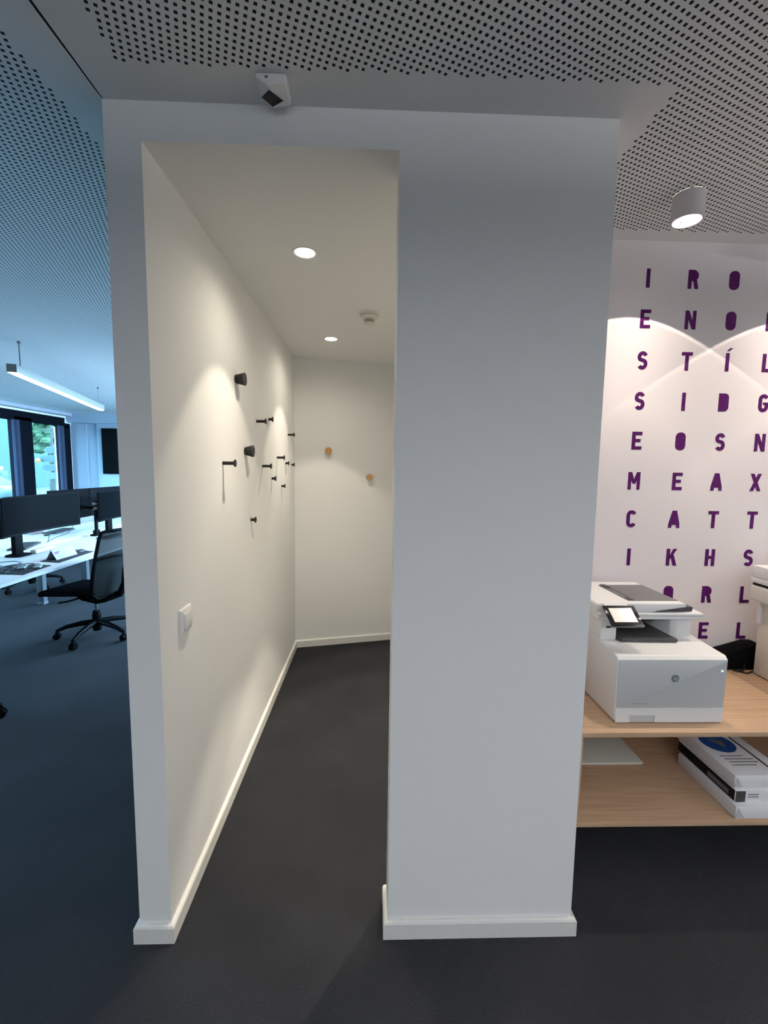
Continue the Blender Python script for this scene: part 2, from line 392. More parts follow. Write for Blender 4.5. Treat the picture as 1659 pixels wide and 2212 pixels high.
# ------------------------------------------------------------ corridor fittings
def spot(parent, loc, power, half_deg, blend, col, target=None, radius=.003):
    l = bpy.data.lights.new('lamp_beam', 'SPOT'); l.energy = power; l.color = col; l.spot_size = math.radians(2 * half_deg); l.spot_blend = blend
    l.shadow_soft_size = radius
    o = bpy.data.objects.new('lamp_beam', l); C.objects.link(o)
    o.parent = parent; o.location = Vector(loc) - Vector(parent.location)
    return o
def beam_profile(l, deg, cap, gain=0.0):
    """reflector lamp: intensity rises towards the beam axis as 1/sin^2, with an optional brighter ring at the edge"""
    l.use_nodes = True; nt = l.node_tree; em = nt.nodes['Emission']
    def N(op, a, b=None):
        n = nt.nodes.new('ShaderNodeMath'); n.operation = op
        for k, v in enumerate((a, b)):
            if v is None: continue
            if isinstance(v, (int, float)): n.inputs[k].default_value = v
            else: nt.links.new(v, n.inputs[k])
        return n.outputs[0]
    tc = nt.nodes.new('ShaderNodeTexCoord'); sp = nt.nodes.new('ShaderNodeSeparateXYZ'); nt.links.new(tc.outputs['Normal'], sp.inputs[0])
    z = N('ABSOLUTE', sp.outputs[2])
    core = N('MINIMUM', cap, N('DIVIDE', math.sin(math.radians(deg)) ** 2, N('MAXIMUM', .001, N('SUBTRACT', 1.0, N('MULTIPLY', z, z)))))
    if gain:
        mr = nt.nodes.new('ShaderNodeMapRange'); mr.interpolation_type = 'SMOOTHSTEP'
        mr.inputs['From Min'].default_value = math.cos(math.radians(deg - 2.4)); mr.inputs['From Max'].default_value = math.cos(math.radians(deg - .3))
        mr.inputs['To Min'].default_value = 0.0; mr.inputs['To Max'].default_value = gain
        nt.links.new(z, mr.inputs['Value']); core = N('ADD', core, mr.outputs[0])
    nt.links.new(core, em.inputs['Strength'])
for i, (x, y) in enumerate(((-.287, 1.927), (-.290, 3.144), (.43, 1.95), (.43, 2.45))):  # last two are unseen fill lamps, added to lift the corridor's ambient light
    t = thing('downlight', ('nearer round recessed downlight glowing in the corridor ceiling', 'farther round recessed downlight glowing in the corridor ceiling', 'nearer added fill downlight, unseen behind the right wall panel', 'farther added fill downlight, unseen behind the right wall panel')[i], 'ceiling light', (x, y, HO), 0, 'recessed downlights in the corridor')
    MB().lathe([(.0405, -.001), (.050, -.0035), (.052, -.0005), (.0405, -.0005)], (x, y, HO), cap=False).build('rim', 'white', t)
    MB().lathe([(.041, -.0015), (.030, -.0022), (.0, -.0024)], (x, y, HO), cap=False).build('lens', 'down', t)
    sl = spot(t, (x, y, HO - .012), DOWN_W if i < 2 else 120, 39.5 if i < 2 else 30, .22, WARM)
    if i > 1: continue
    beam_profile(sl.data, 39.5, 3.2)
    l = bpy.data.lights.new('lamp_glow', 'SPOT'); l.energy = 10.0; l.color = WARM; l.spot_size = math.radians(172); l.spot_blend = 1.0; l.shadow_soft_size = .005
    o = bpy.data.objects.new('lamp_glow', l); C.objects.link(o); o.parent = t; o.location = (0, 0, -.045)

t = thing('smoke_detector', 'round white smoke detector with vented nose on the corridor ceiling', 'smoke detector', (-.021, 2.62, HO))
MB().lathe([(.055, 0), (.055, -.012), (.053, -.016), (.0, -.016)], (-.021, 2.62, HO), cap=False).build('base_plate', 'white2', t)
MB().lathe([(.050, -.0175), (.052, -.022), (.046, -.030), (.031, -.036), (.031, -.038)], (-.021, 2.62, HO), cap=False).build('housing', 'white2', t)
v = MB().lathe([(.026, -.036), (.026, -.056)], (-.021, 2.62, HO)).build('sensor_chamber', 'slot', t)
mb = MB()
for z in (-.040, -.0455, -.051): mb.lathe([(.029, z), (.031, z), (.031, z - .0018), (.029, z - .0018), (.029, z)], (-.021, 2.62, HO), cap=False)
mb.lathe([(.031, -.0555), (.030, -.060), (.024, -.063), (.0, -.064)], (-.021, 2.62, HO), cap=False)
for k in range(10):
    a = math.radians(36 * k); mb.box(-.0016, .0016, .0285, .0312, -.058, -.036, T=Matrix.Translation((-.021, 2.62, HO)) @ Matrix.Rotation(a, 4, 'Z'))
mb.build('cage', 'white2', t)

# motion sensor on the ceiling: turned housing with a cut lower corner
sx, sy = -.274, 1.208
t = thing('motion_sensor', 'white faceted motion sensor with dark triangular lens above the opening', 'motion sensor', (sx, sy, H))
dl = Vector((-.034, .050)); dr = Vector((.054, .040))
MB().prism([(-.305, H - .0005), (-.305, H - .013), (-.274, H - .031), (-.227, H - .020), (-.227, H - .0005)], 'y', 1.216, 1.292, bev=.005, seg=3).build('housing', 'white', t)
e = MB()
vsx = [e.bm.verts.new(q) for q in ((-.2735, 1.228, H - .0325), (-.303, 1.273, H - .0165), (-.275, 1.280, H - .0335), (-.244, 1.270, H - .0250), (-.275, 1.262, H - .010))]
for f in ((0, 1, 2), (0, 2, 3), (0, 4, 1), (1, 4, 2), (2, 4, 3), (3, 4, 0)): e.bm.faces.new([vsx[i] for i in f])
e.build('lens', mat('dark_red_lens', (.006, .002, .001), .6, noise=.05), t, False)
MB().box(-.281, -.273, 1.2135, 1.217, H - .014, H - .010, .0005).build('latch', 'midgrey', t)

# light switch on the left corridor wall
xs = X1; y0, y1, z0, z1 = 1.448, 1.5345, .992, 1.079
t = thing('light_switch', 'white square rocker light switch low on the left corridor wall', 'light switch', (xs, (y0 + y1) / 2, (z0 + z1) / 2))
fr = MB()
ym, zm = (y0 + y1) / 2, (z0 + z1) / 2
def ringq(a, b, xa, xb):
    A = [fr.bm.verts.new((xa, ym + s * a, zm + q * a)) for s, q in ((-1, -1), (1, -1), (1, 1), (-1, 1))]
    B = [fr.bm.verts.new((xb, ym + s * b, zm + q * b)) for s, q in ((-1, -1), (1, -1), (1, 1), (-1, 1))]
    for i in range(4): fr.bm.faces.new((A[i], A[(i+1) % 4], B[(i+1) % 4], B[i]))
ringq(.0430, .0430, xs, xs + .007); ringq(.0430, .0415, xs + .007, xs + .009); ringq(.0415, .0295, xs + .009, xs + .012); ringq(.0295, .029, xs + .012, xs + .004)
fr.build('frame', 'white', t, False)
MB().box(xs + .001, xs + .0175, ym - .0275, ym + .0275, zm - .0275, zm + .0275, .0015, T=None).build('rocker', 'white', t)

# black coat pegs on the left wall, oak knobs on the back wall
pegs = [('peg', 1.926, 1.581, .0555, 'nearest and longest-shadowed black coat peg, left of the others'),
        ('peg', 2.499, 1.821, .0545, 'long black coat peg beside a short one, top of the peg group'),
        ('peg', 2.792, 1.864, .0275, 'short black coat peg just right of the upper long peg'),
        ('peg', 3.423, 1.817, .0510, 'long black coat peg highest near the far corner'),
        ('peg', 3.023, 1.632, .0525, 'long black coat peg in the far light cone, above two short ones'),
        ('peg', 3.320, 1.597, .0260, 'short black coat peg next but one to the far corner'),
        ('peg', 3.563, 1.588, .0250, 'short black coat peg closest to the far corner'),
        ('peg', 2.616, 1.572, .0545, 'long black coat peg right of the lower conical knob'),
        ('peg', 2.856, 1.493, .0270, 'short black coat peg below and right of a long one'),
        ('peg', 3.166, 1.432, .0260, 'short black coat peg, second lowest on the wall'),
        ('peg', 2.351, 1.283, .0275, 'lowest black coat peg, alone near middle height'),
        ('cone', 2.129, 1.978, .046, 'upper of two black conical wall knobs'),
        ('cone', 2.264, 1.646, .043, 'lower of two black conical wall knobs')]
for kind, y, z, ln, lab in pegs:
    if kind == 'peg':
        t = thing('coat_peg', lab, 'coat hook', (X1, y, z), 0, 'black coat pegs on the corridor wall')
        MB().cyl((X1, y, z), (X1 + ln - .006, y, z), .0078).build('stem', 'peg', t)
        MB().lathe([(.0078, 0), (.0150, .0045), (.0165, .007), (.0165, .0085), (.0155, .0095), (.0, .0095)], (X1 + ln - .0095, y, z), (1, 0, 0), cap=False).build('head', 'peg', t)
    else:
        t = thing('coat_hook', lab + ', wider at its face', 'coat hook', (X1, y, z), 0, 'black conical knobs on the corridor wall')
        MB().lathe([(.0185, 0), (.0205, .004), (.0285, ln - .008), (.0300, ln - .005)], (X1, y, z), (1, 0, 0)).build('cone_body', 'peg', t)
        MB().lathe([(.0300, ln - .005), (.0300, ln - .002), (.0285, ln), (0, ln)], (X1, y, z), (1, 0, 0), cap=False).build('front_face', mat('worn_black_face', (.018, .016, .017), .5, noise=.1), t)
nrm = Vector((SL, -1, 0)).normalized()
for i, (x, z, r) in enumerate(((-.370, 1.7105, .0285), (-.020, 1.489, .0265))):
    y = yb(x)
    t = thing('coat_hook', ('upper left', 'lower right')[i] + ' round oak knob on the back wall of the corridor', 'coat hook', (x, y, z), 0, 'oak knobs on the back wall')
    MB().cyl((x, y, z), Vector((x, y, z)) + nrm * .02, .012).build('stem', 'oakknob', t)
    MB().lathe([(r * .8, .018), (r, .021), (r, .034), (r * .93, .037), (0, .037)], (x, y, z), nrm).build('disc', 'oakknob', t)

# ------------------------------------------------------------ lettered wall
W_, T_ = .58, .205
def band(path, t):
    """flat strokes along a path -> list of quads"""
    pts = [Vector(p) for p in path]; L, Rg = [], []
    for i, p in enumerate(pts):
        a = pts[max(i-1, 0)]; b = pts[min(i+1, len(pts)-1)]; d = (b - a).normalized(); n = Vector((-d.y, d.x))
        L.append(p + n * t / 2); Rg.append(p - n * t / 2)
    return [[L[i], L[i+1], Rg[i+1], Rg[i]] for i in range(len(pts) - 1)]
def rc(x0, y0, x1, y1): return [(x0, y0), (x1, y0), (x1, y1), (x0, y1)]
def glyph(c):
    w, t = W_, T_; s = []
    stem = lambda x: rc(x, 0, x + t, 1)
    if c == 'I': s = [rc(w/2 - t/2, 0, w/2 + t/2, 1)]
    elif c == 'Í': s = [rc(w/2 - t/2, 0, w/2 + t/2, 1), [(w/2 - .08, 1.10), (w/2 + .08, 1.10), (w/2 + .30, 1.27), (w/2 + .10, 1.27)]]
    elif c == 'E': s = [stem(0), rc(t, 1 - .185, w, 1), rc(t, 0, w, .185), rc(t, .42, w - .08, .60)]
    elif c == 'L': s = [stem(0), rc(t, 0, w, .185)]
    elif c == 'T': s = [rc(w/2 - t/2, 0, w/2 + t/2, .82), rc(-.02, 1 - .185, w + .02, 1)]
    elif c == 'H': s = [stem(0), stem(w - t), rc(t, .42, w - t, .60)]
    elif c == 'N': s = [rc(0, 0, t * .93, 1), rc(w + .04 - t * .93, 0, w + .04, 1), [(0, 1), (t, 1), (w + .04, 0), (w + .04 - t, 0)]]
    elif c == 'M': s = [rc(-.06, 0, t * .9 - .06, 1), rc(w + .06 - t * .9, 0, w + .06, 1), [(-.06, 1), (.15, 1), (w/2 + .08, .34), (w/2 - .08, .34)], [(w - .15, 1), (w + .06, 1), (w/2 + .08, .34), (w/2 - .08, .34)]]
    elif c == 'O': s = [rrect(0, w, 0, 1, .26, 7)]
    elif c == 'D': s = [[(0, 0)] + arc(w - .24, .24, .24, -90, 0, 7) + arc(w - .24, .76, .24, 0, 90, 7) + [(0, 1)]]
    elif c == 'R': s = [rc(0, 0, t, 1), [(t * .9, .40)] + arc(w - .30, .70, .30, -90, 90, 9) + [(t * .9, 1)], [(w - .30, .46), (w - .08, .46), (w + .02, 0), (w - .20, 0)]]
    elif c == 'A': s = [[(w/2 - .13, 1), (w/2 - .34, .17), (w/2 + .34, .17), (w/2 + .13, 1)], [(-.06, 0), (.15, 0), (w/2 - .12, .4), (w/2 - .25, .4)], [(w + .06, 0), (w - .15, 0), (w/2 + .12, .4), (w/2 + .25, .4)]]
    elif c == 'X': s = [[(-.04, 1), (.18, 1), (w + .04, 0), (w - .18, 0)], [(-.04, 0), (.18, 0), (w + .04, 1), (w - .18, 1)]]
    elif c == 'K': s = [stem(0), [(t, .36), (t, .62), (w - .19, 1), (w + .04, 1)], [(t + .06, .52), (t + .22, .66), (w + .06, 0), (w - .17, 0)]]
    elif c == 'Y': s = [rc(w/2 - t/2, 0, w/2 + t/2, .48), [(-.04, 1), (.18, 1), (w/2 + .1, .42), (w/2 - .1, .42)], [(w - .18, 1), (w + .04, 1), (w/2 + .1, .42), (w/2 - .1, .42)]]
    elif c in 'CGS':
        h = t / 2; r = w / 2 - h
        if c == 'S':
            r2 = .5 * (1 - t) / 2 + .012
            p = [(w/2 + (r) * math.cos(a), 1 - h - r2 + r2 * math.sin(a)) for a in [math.radians(x) for x in range(20, 226, 14)]]
            q = [(w/2 + (r) * math.cos(a), h + r2 + r2 * math.sin(a)) for a in [math.radians(x) for x in range(48, -162, -14)]]
            s = band(p + q, t * .98)
        else:
            a0 = 20 if c == 'C' else 20
            p = [(w/2 + r * math.cos(math.radians(x)), 1 - h - r + r * math.sin(math.radians(x))) for x in range(a0, 181, 16)]
            q = [(w/2 + r * math.cos(math.radians(x)), h + r + r * math.sin(math.radians(x))) for x in range(180, 361 - (a0 if c == 'C' else 0), 16)]
            s = band(p + q, t * .98)
            if c == 'G': s += [rc(w - t, h + r - .05, w, .54), rc(w/2 - .02, .40, w, .54)]
    return s
COLX = [1.197, 1.398, 1.582, 1.766]; ROWZ = [2.404 + .004, 2.233 + .004, 2.060, 1.884, 1.708, 1.527, 1.353, 1.175, .999, .824]
rows = ['IRO', 'ENON', 'STÍL', 'SIDG', 'EOSN', 'MEAX', 'CATT', 'IKHS', ' ORL', '  EL']
rown = ['top row', 'second row from top', 'third row from top', 'fourth row from top', 'fifth row from top', 'sixth row from top', 'fourth row from bottom', 'third row from bottom', 'second row from bottom', 'bottom row']
coln = ['first in view', 'second in view', 'third in view', 'fourth in view']
def letter(c, x, z, lab):
    h = .0795; mb = MB()
    for k, poly in enumerate(glyph(c)):
        pts = [(x + (p[0] - W_ / 2) * h, z + (p[1] - .5) * h) for p in poly]
        mb.prism(pts, 'y', LW - .0012 - .00002 * (k % 7), LW + .0002)
    o = mb.build('wall_letter', 'purple', None, False)
    tag(o, lab, 'letter', 'purple vinyl letters on the wall')
for r, s in enumerate(rows):
    for c, ch in enumerate(s):
        if ch == ' ': continue
        nm = 'I with accent' if ch == 'Í' else ch
        letter(ch, COLX[c], ROWZ[r], 'purple letter %s, %s in the %s of letters' % (nm, coln[c], rown[r]))
letter('Y', .922, 1.530, 'purple letter mostly hidden behind the white wall panel, left of the M')

# ------------------------------------------------------------ surface spots over the printers
for i, x in enumerate((1.135, 1.860, 2.585, 3.31)):  # last two are added out of view, to bounce light onto the ceiling
    y = 1.645; zb = H - .088
    t = thing('spotlight', ('white cylindrical ceiling spotlight above the lettered wall', 'ceiling spotlight just beyond the right edge, twin of the visible one', 'third ceiling spotlight of the row, added out of view for bounce light', 'last ceiling spotlight of the row, added out of view for bounce light')[i], 'ceiling light', (x, y, H), 0, 'surface spotlights over the lettered wall')
    MB().lathe([(.052, H - .0005 - zb), (.052, .001), (.0515, 0), (.0455, 0), (.0445, .010), (.0445, .02)], (x, y, zb), seg=40, cap=False).build('housing', 'spotbody', t)
    MB().lathe([(.0445, .009), (.030, .0065), (.0, .006)], (x, y, zb), cap=False, seg=32).build('lens', 'down', t)
    MB().lathe([(.018, .0035), (.021, .003), (.021, .005), (.018, .0055), (.018, .0035)], (x, y, zb), cap=False).build('reflector_ring', 'metal', t)
    beam_profile(spot(t, (x, y, zb - .004), SPOT_W, 53.8, .03, WARM2, radius=.004).data, 53.8, 3.0, 1.1)

# ------------------------------------------------------------ bench
t = thing('low_bench', 'oak wall bench with open shelf under the printers', 'shelf unit', (.73, 1.40, .31))
MB().box(.725, 3.2, 1.400, LW - .001, .650, .668, .0015).build('worktop', 'oak', t)
MB().box(.727, 3.2, 1.402, LW - .002, .312, .332, .0015).build('shelf', 'oak', t)
MB().box(.727, .745, 1.402, LW - .002, .332, .650, .001).build('side_panel', 'oak', t)
MB().box(.745, 3.2, LW - .02, LW - .004, .332, .650).build('back_panel', 'oak', t)
MB().box(1.90, 1.918, 1.412, LW - .02, .332, .650).build('divider', 'oak', t)

# ------------------------------------------------------------ multifunction printer
t = thing('printer', 'white multifunction printer with tilted touchscreen at the left end of the bench', 'printer', (1.08, 1.69, .668))
bx0, bx1, by0, by1, zb = .880, 1.279, 1.456, 1.925, .668
MB().prism([(by0 + .006, .676), (by0, .700), (by0, .905), (by0 + .012, .917), (1.66, .925), (1.66, .93), (by1, .93), (by1, .69), (by1 - .03, .676)], 'x', bx0, bx1, bev=.007, seg=3).build('body', 'white', t)
MB().box(bx0 + .03, bx1 - .03, by0 + .03, by1 - .03, .668, .678).build('foot_plate', 'darkgrey', t)
dr_ = MB().prism(rrect(bx0 + .004, bx1 - .004, .7275, .905, .006), 'y', by0 - .0025, by0 + .004, bev=.001).build('front_door', 'greydoor', t)
ca = MB().prism([(bx0 + .004, .673), (.934, .673), (.934, .699), (1.026, .699), (1.026, .673), (bx1 - .004, .673), (bx1 - .002, .7245), (bx0 + .002, .7245)], 'y', by0 - .0025, by0 + .003).build('paper_cassette', 'white', t)
MB().box(.935, 1.025, by0 - .0005, by0 + .0015, .673, .698).build('handle_recess', 'greydoor', ca)
# badge: grey disc with two slanted letters
lx, lz = 1.090, .837
bd = MB().cyl((lx, by0 - .0025, lz), (lx, by0 - .0032, lz), .0142, seg=36).build('badge', mat('badge_grey', (.13, .16, .18), .4, noise=.02), t)
mb = MB()
def stroke(pts, w): 
    for q in band(pts, w): mb.prism([(lx + a.x, lz + a.y) for a in q], 'y', by0 - .0036, by0 - .0030)
stroke([(-.0050, -.0055), (-.0005, .0135)], .0016)
stroke([(-.0040, .0035), (-.0012, .0040), (-.0005, .0025), (-.0022, -.0055)], .0016)
stroke([(.0005, -.0135), (.0052, .0038)], .0016)
stroke([(.0052, .0038), (.0085, .0038), (.0092, .0020), (.0078, -.0040), (.0066, -.0053), (.0030, -.0053)], .0016)
mb.build('badge_letters', 'greydoor', bd, False)
mb = MB(); xx = .945
for w in (.010, .002, .012, .005, .004, .010): mb.box(xx, xx + w, by0 - .0029, by0 - .0024, .7425, .7440); xx += w + .002
mb.build('fine_print', 'midgrey', dr_, False)
MB().cyl((1.259, by0 - .0025, .865), (1.259, by0 - .0035, .865), .0028).build('status_light', 'led', t)
# risers and output bay
MB().box(.885, .948, 1.592, 1.915, .922, 1.006, .004).build('left_riser', 'white', t)
MB().prism([(1.17, 1.72), (1.19, 1.64), (1.21, 1.628), (1.268, 1.628), (1.268, 1.915), (1.17, 1.915)], 'z', .922, 1.004, bev=.003).build('right_riser', 'white', t)
MB().box(.948, 1.20, 1.80, 1.915, .922, 1.004).build('bay_rear', 'black', t)
MB().box(.907, .925, 1.5905, 1.596, .972, .978).build('usb_port', 'black', t)
MB().prism([(.951, 1.588), (.958, 1.570), (1.172, 1.566), (1.174, 1.575), (1.16, 1.80), (.951, 1.80)], 'z', .9245, .936, bev=.002).build('output_tray', 'darkgrey', t)
# scanner and document feeder
MB().box(.872, 1.277, 1.590, 1.918, 1.004, 1.018, .004).box(.868, 1.282, 1.585, 1.922, 1.0185, 1.031, .005).build('scanner_bed', 'white', t)
ad = MB().prism([(.866, 1.031), (1.075, 1.031), (1.110, 1.040), (1.215, 1.052), (1.215, 1.061), (1.208, 1.067), (.872, 1.067), (.866, 1.061)], 'y', 1.592, 1.917, bev=.003)
ad.build('document_feeder', 'white', t)
MB().prism([(1.006, 1.625), (1.205, 1.627), (1.205, 1.858), (1.006, 1.852)], 'z', 1.0655, 1.0695, bev=.001).build('feeder_tray', 'midgrey', t)
MB().box(1.030, 1.034, 1.63, 1.85, 1.0695, 1.0705).box(1.013, 1.03, 1.632, 1.66, 1.0695, 1.0725, .001).box(1.013, 1.035, 1.80, 1.85, 1.0695, 1.0730, .001).build('paper_guide', 'darkgrey', t)
MB().prism([(1.085, 1.0315), (1.245, 1.034), (1.248, 1.050), (1.215, 1.051), (1.110, 1.0385)], 'y', 1.602, 1.90).build('feeder_output', 'darkgrey', t)
# tilted touch panel
cp = Vector((.930, 1.528, 1.0395)); ang = math.atan2(1.066 - 1.013, 1.566 - 1.490)
TT = Matrix.Translation(cp) @ Matrix.Rotation(ang, 4, 'X')
pn = MB().box(-.0615, .0615, -.0465, .0465, -.006, -.001, .003, T=TT).build('control_panel', 'metal', t)
pb = MB().box(-.0605, .0605, -.0460, .0460, -.001, .0035, .002, T=TT).build('glossy_bezel', mat('gloss_black', (.01, .009, .01), .08, spec=.6, noise=.02), pn)
MB().box(-.043, .043, -.029, .033, .0035, .0042, T=TT).build('touchscreen', 'panelon', pb)
MB().box(-.045, .045, .0, .06, -.028, -.004, .004, T=TT).build('panel_arm', 'white', t)

# second printer, mostly outside the frame
t = thing('printer', 'ivory scanner-topped printer cut off by the right edge of the photo', 'printer', (1.93, 1.60, .668))
MB().prism([(1.733, 1.838), (1.733, 1.40), (1.75, 1.375), (2.14, 1.375), (2.14, 1.838)], 'z', .672, 1.010, bev=.006).build('body', 'white2', t)
MB().box(1.75, 2.12, 1.40, 1.82, .668, .674).build('foot_plate', 'darkgrey', t)
mb = MB()
for k in range(9): mb.box(1.7315, 1.7335, 1.742 - k * .008, 1.745 - k * .008, .765, .828)
mb.build('vent', 'midgrey', t)
MB().box(1.722, 1.734, 1.815, 1.835, .905, .985, .002).build('side_latch', 'white', t)
MB().box(1.728, 1.734, 1.60, 1.77, .735, .742, .002).build('side_grip', 'white', t)
MB().box(1.690, 2.17, 1.36, 1.850, 1.010, 1.078, .010, seg=3).build('scanner_bed', 'white2', t)
MB().box(1.700, 2.16, 1.37, 1.845, 1.078, 1.090).build('scanner_gap', 'black', t)
MB().box(1.690, 2.17, 1.36, 1.850, 1.090, 1.112, .004).box(1.6935, 2.167, 1.36, 1.848, 1.113, 1.166, .006).build('scanner_lid', 'white', t)

# black pouch leaning behind
t = thing('pouch', 'black padded pouch lying at the wall between the two printers', 'bag', (1.70, 1.90, .668))
MB().prism([(1.50, .6685), (1.795, .6685), (1.80, .79), (1.76, .785), (1.66, .755), (1.56, .728), (1.50, .70)], 'y', 1.868, 1.945, bev=.012, seg=3).build('pouch_body', 'chairfab', t)
MB().tube([(1.72, 1.868, .70), (1.70, 1.85, .674), (1.66, 1.86, .673), (1.70, 1.83, .673), (1.74, 1.845, .674)], .003).build('strap', 'black', t)

# things on the lower shelf
t = thing('document_tray', 'flat white board lying at the left end of the lower shelf', 'board', (.96, 1.78, .332))
MB().box(.76, 1.158, 1.700, 1.925, .3325, .338, .001).build('sheet_stack', 'paper', t)
MB().box(.756, 1.163, 1.694, 1.93, .338, .346, .0015).build('cover_board', mat('off_white_board', (.62, .62, .55), .6, noise=.02), t)
def ream(z0, x0, x1, y0, y1, kind, lab):
    t = thing('paper_ream', lab, 'paper ream', ((x0 + x1) / 2, (y0 + y1) / 2, z0), 0, 'wrapped paper reams on the lower shelf')
    h = .0495
    b = MB().box(x0, x1, y0, y1, z0 + .0003, z0 + h, .004, seg=2)
    b.build('wrapper', 'paper', t)
    if kind == 'top':
        MB().prism([(x0 + .085 + .062 * math.cos(a), y0 + .19 + .062 * math.sin(a)) for a in [math.radians(q * 12) for q in range(30)]], 'z', z0 + h, z0 + h + .0006).build('blue_label', 'blueink', t, False)
        mb = MB().prism([(x0 + .06, y0 + .215), (x0 + .115, y0 + .20), (x0 + .095, y0 + .155)], 'z', z0 + h + .0006, z0 + h + .0010)
        mb.build('label_mark', 'ink', t, False)
        mb = MB()
        for k, (a, b_) in enumerate(((.035, .13), (.04, .15), (.035, .145), (.03, .12))):
            yy = y0 + .055 + k * .017; mb.box(x0 + a, x0 + b_, yy, yy + .004, z0 + h, z0 + h + .0006)
        mb.build('print_lines', 'ink', t, False)
        MB().box(x0 + .160, x0 + .168, y0 + .01, y1 - .01, z0 + h, z0 + h + .0006).build('dark_stripe', 'darkgrey', t, False)
        MB().prism([(x0 + .001, z0 + .006), (x0 + .030, z0 + .004), (x0 + .008, z0 + .044)], 'y', y0 - .0012, y0).build('fold', 'greydoor', t, False)
    elif kind == 'mid':
        MB().box(x0 - .0006, x0 + .001, y0 + .004, y1 - .004, z0 + .005, z0 + h - .004).build('side_stripe', 'black', t, False)
        MB().box(x0 - .0010, x0, y0 + .03, y0 + .13, z0 + .012, z0 + .030).build('side_label', 'midgrey', t, False)
        MB().box(x0 + .002, x0 + .036, y0 - .0012, y0 + .001, z0 + .004, z0 + h - .004).build('end_stripe', 'darkgrey', t, False)
        mb = MB()
        for k in range(2): mb.box(x0 + .046, x0 + .085, y0 - .0010, y0, z0 + .022 + k * .009, z0 + .0245 + k * .009)
        mb.build('print_lines', 'ink', t, False)
    else:
        MB().prism([(x0 + .001, z0 + .006), (x0 + .034, z0 + .004), (x0 + .008, z0 + .044)], 'y', y0 - .0012, y0).build('fold', 'greydoor', t, False)
    return t
ream(.332, 1.318, 1.528, 1.408, 1.705, 'low', 'white wrapped paper ream at the bottom of the stack')
ream(.3818, 1.326, 1.536, 1.424, 1.721, 'mid', 'paper ream with a black side stripe, middle of the stack')
ream(.4316, 1.326, 1.536, 1.432, 1.729, 'top', 'white paper ream with a blue round label on top of the stack')

# ------------------------------------------------------------ open-plan office
def desk(x0, x1, y0, y1, legx, legys, lab):
    t = thing('desk', lab, 'desk', ((x0 + x1) / 2, (y0 + y1) / 2, 0), 0, 'white office desks')
    MB().box(x0, x1, y0, y1, .713, .735, .003).build('tabletop', 'desk', t)
    for yy in legys:
        MB().box(legx - .035, legx + .035, yy - .03, yy + .03, .03, .713, .003).build('leg', 'deskleg', t)
        MB().box(legx - .04, legx + .04, yy - .035, yy + .035, .0, .03, .004).build('foot', 'deskleg', t)
    MB().box(legx - .03, legx + .03, legys[0], legys[-1], .66, .70).build('crossbeam', 'deskleg', t)
    return t
desk(-3.29, -2.53, 2.20, 7.2, -2.95, [2.35, 6.95], 'long white desk row nearer the camera, holding the big curved monitor')
desk(-4.11, -3.35, 2.9, 7.2, -3.67, [3.1, 4.872, 5.62, 7.0], 'long white desk row behind the nearer one, towards the windows')

def monitor(x, yc, face, lab, w=.95, h=.335, zc=1.117, curve=.055, stand=True, arm=None):
    """face=+1: screen looks towards +X"""
    t = thing('monitor', lab, 'monitor', (x - face * .19 if stand else x, yc, .735), 0, 'desk monitors')
    n = 14
    def cx(s): return x - face * curve * (1 - (2 * s) ** 2)
    def strip(mb, off0, off1, hw, z0, z1):
        F = []; 
        for i in range(n + 1):
            s = -.5 + i / n; yy = yc + s * w * hw
            F.append([mb.bm.verts.new((cx(s) + face * off0, yy, z0)), mb.bm.verts.new((cx(s) + face * off0, yy, z1)), mb.bm.verts.new((cx(s) + face * off1, yy, z1)), mb.bm.verts.new((cx(s) + face * off1, yy, z0))])
        for a, b in zip(F, F[1:]):
            for k in range(4): mb.bm.faces.new((a[k], b[k], b[(k+1) % 4], a[(k+1) % 4]))
        mb.bm.faces.new(F[0]); mb.bm.faces.new(F[-1][::-1]); return mb
    strip(MB(), -.022, 0, 1, zc - h/2, zc + h/2).build('casing', 'casing', t)
    strip(MB(), 0, .002, .975, zc - h/2 + .018, zc + h/2 - .008).build('screen', 'screen', t)
    MB().box(*sorted((cx(0) - face * .022, cx(0) - face * .055)), yc - .14, yc + .14, zc - .08, zc + .10, .012).build('rear_housing', 'casing', t)
    if stand:
        sxx = x - face * .19; yc0, yc = yc, yc - .10 * (yc < 5)
        MB().box(sxx - .02, sxx + .02, yc - .045, yc + .045, .745, zc + .03, .006).build('neck', 'casing', t)
        MB().box(*sorted((sxx, cx(0) - face * .05)), yc - .03, yc + .03, zc - .02, zc + .03, .004).build('bracket', 'casing', t)
        MB().prism(rrect(sxx - .07, sxx + .08, yc - .085, yc + .085, .04), 'z', .7353, .750, bev=.004).build('stand_base', 'casing', t)
    return t
monitor(-3.0, 4.08, 1, 'big curved monitor nearest the camera, cut by the left edge', w=.96)
monitor(-3.06, 5.46, 1, 'curved monitor half hidden behind the wall edge, in the front row', w=.96, zc=1.088)
monitor(-3.64, 5.34, -1, 'monitor seen from behind, on the left of the twin monitor arm', w=.69, h=.36, zc=1.085, curve=.01, stand=False)
monitor(-3.64, 6.06, -1, 'monitor seen from behind, on the right of the twin monitor arm', w=.69, h=.36, zc=1.085, curve=.01, stand=False)
monitor(-3.74, 6.95, -1, 'farthest monitor, a dark corner beside the wall edge', w=.69, h=.36, zc=1.105, curve=.01, stand=True)
monitor(-3.64, 3.95, -1, 'monitor edge showing at the left border behind the curved one', w=.50, h=.36, zc=1.075, curve=.01, stand=True)

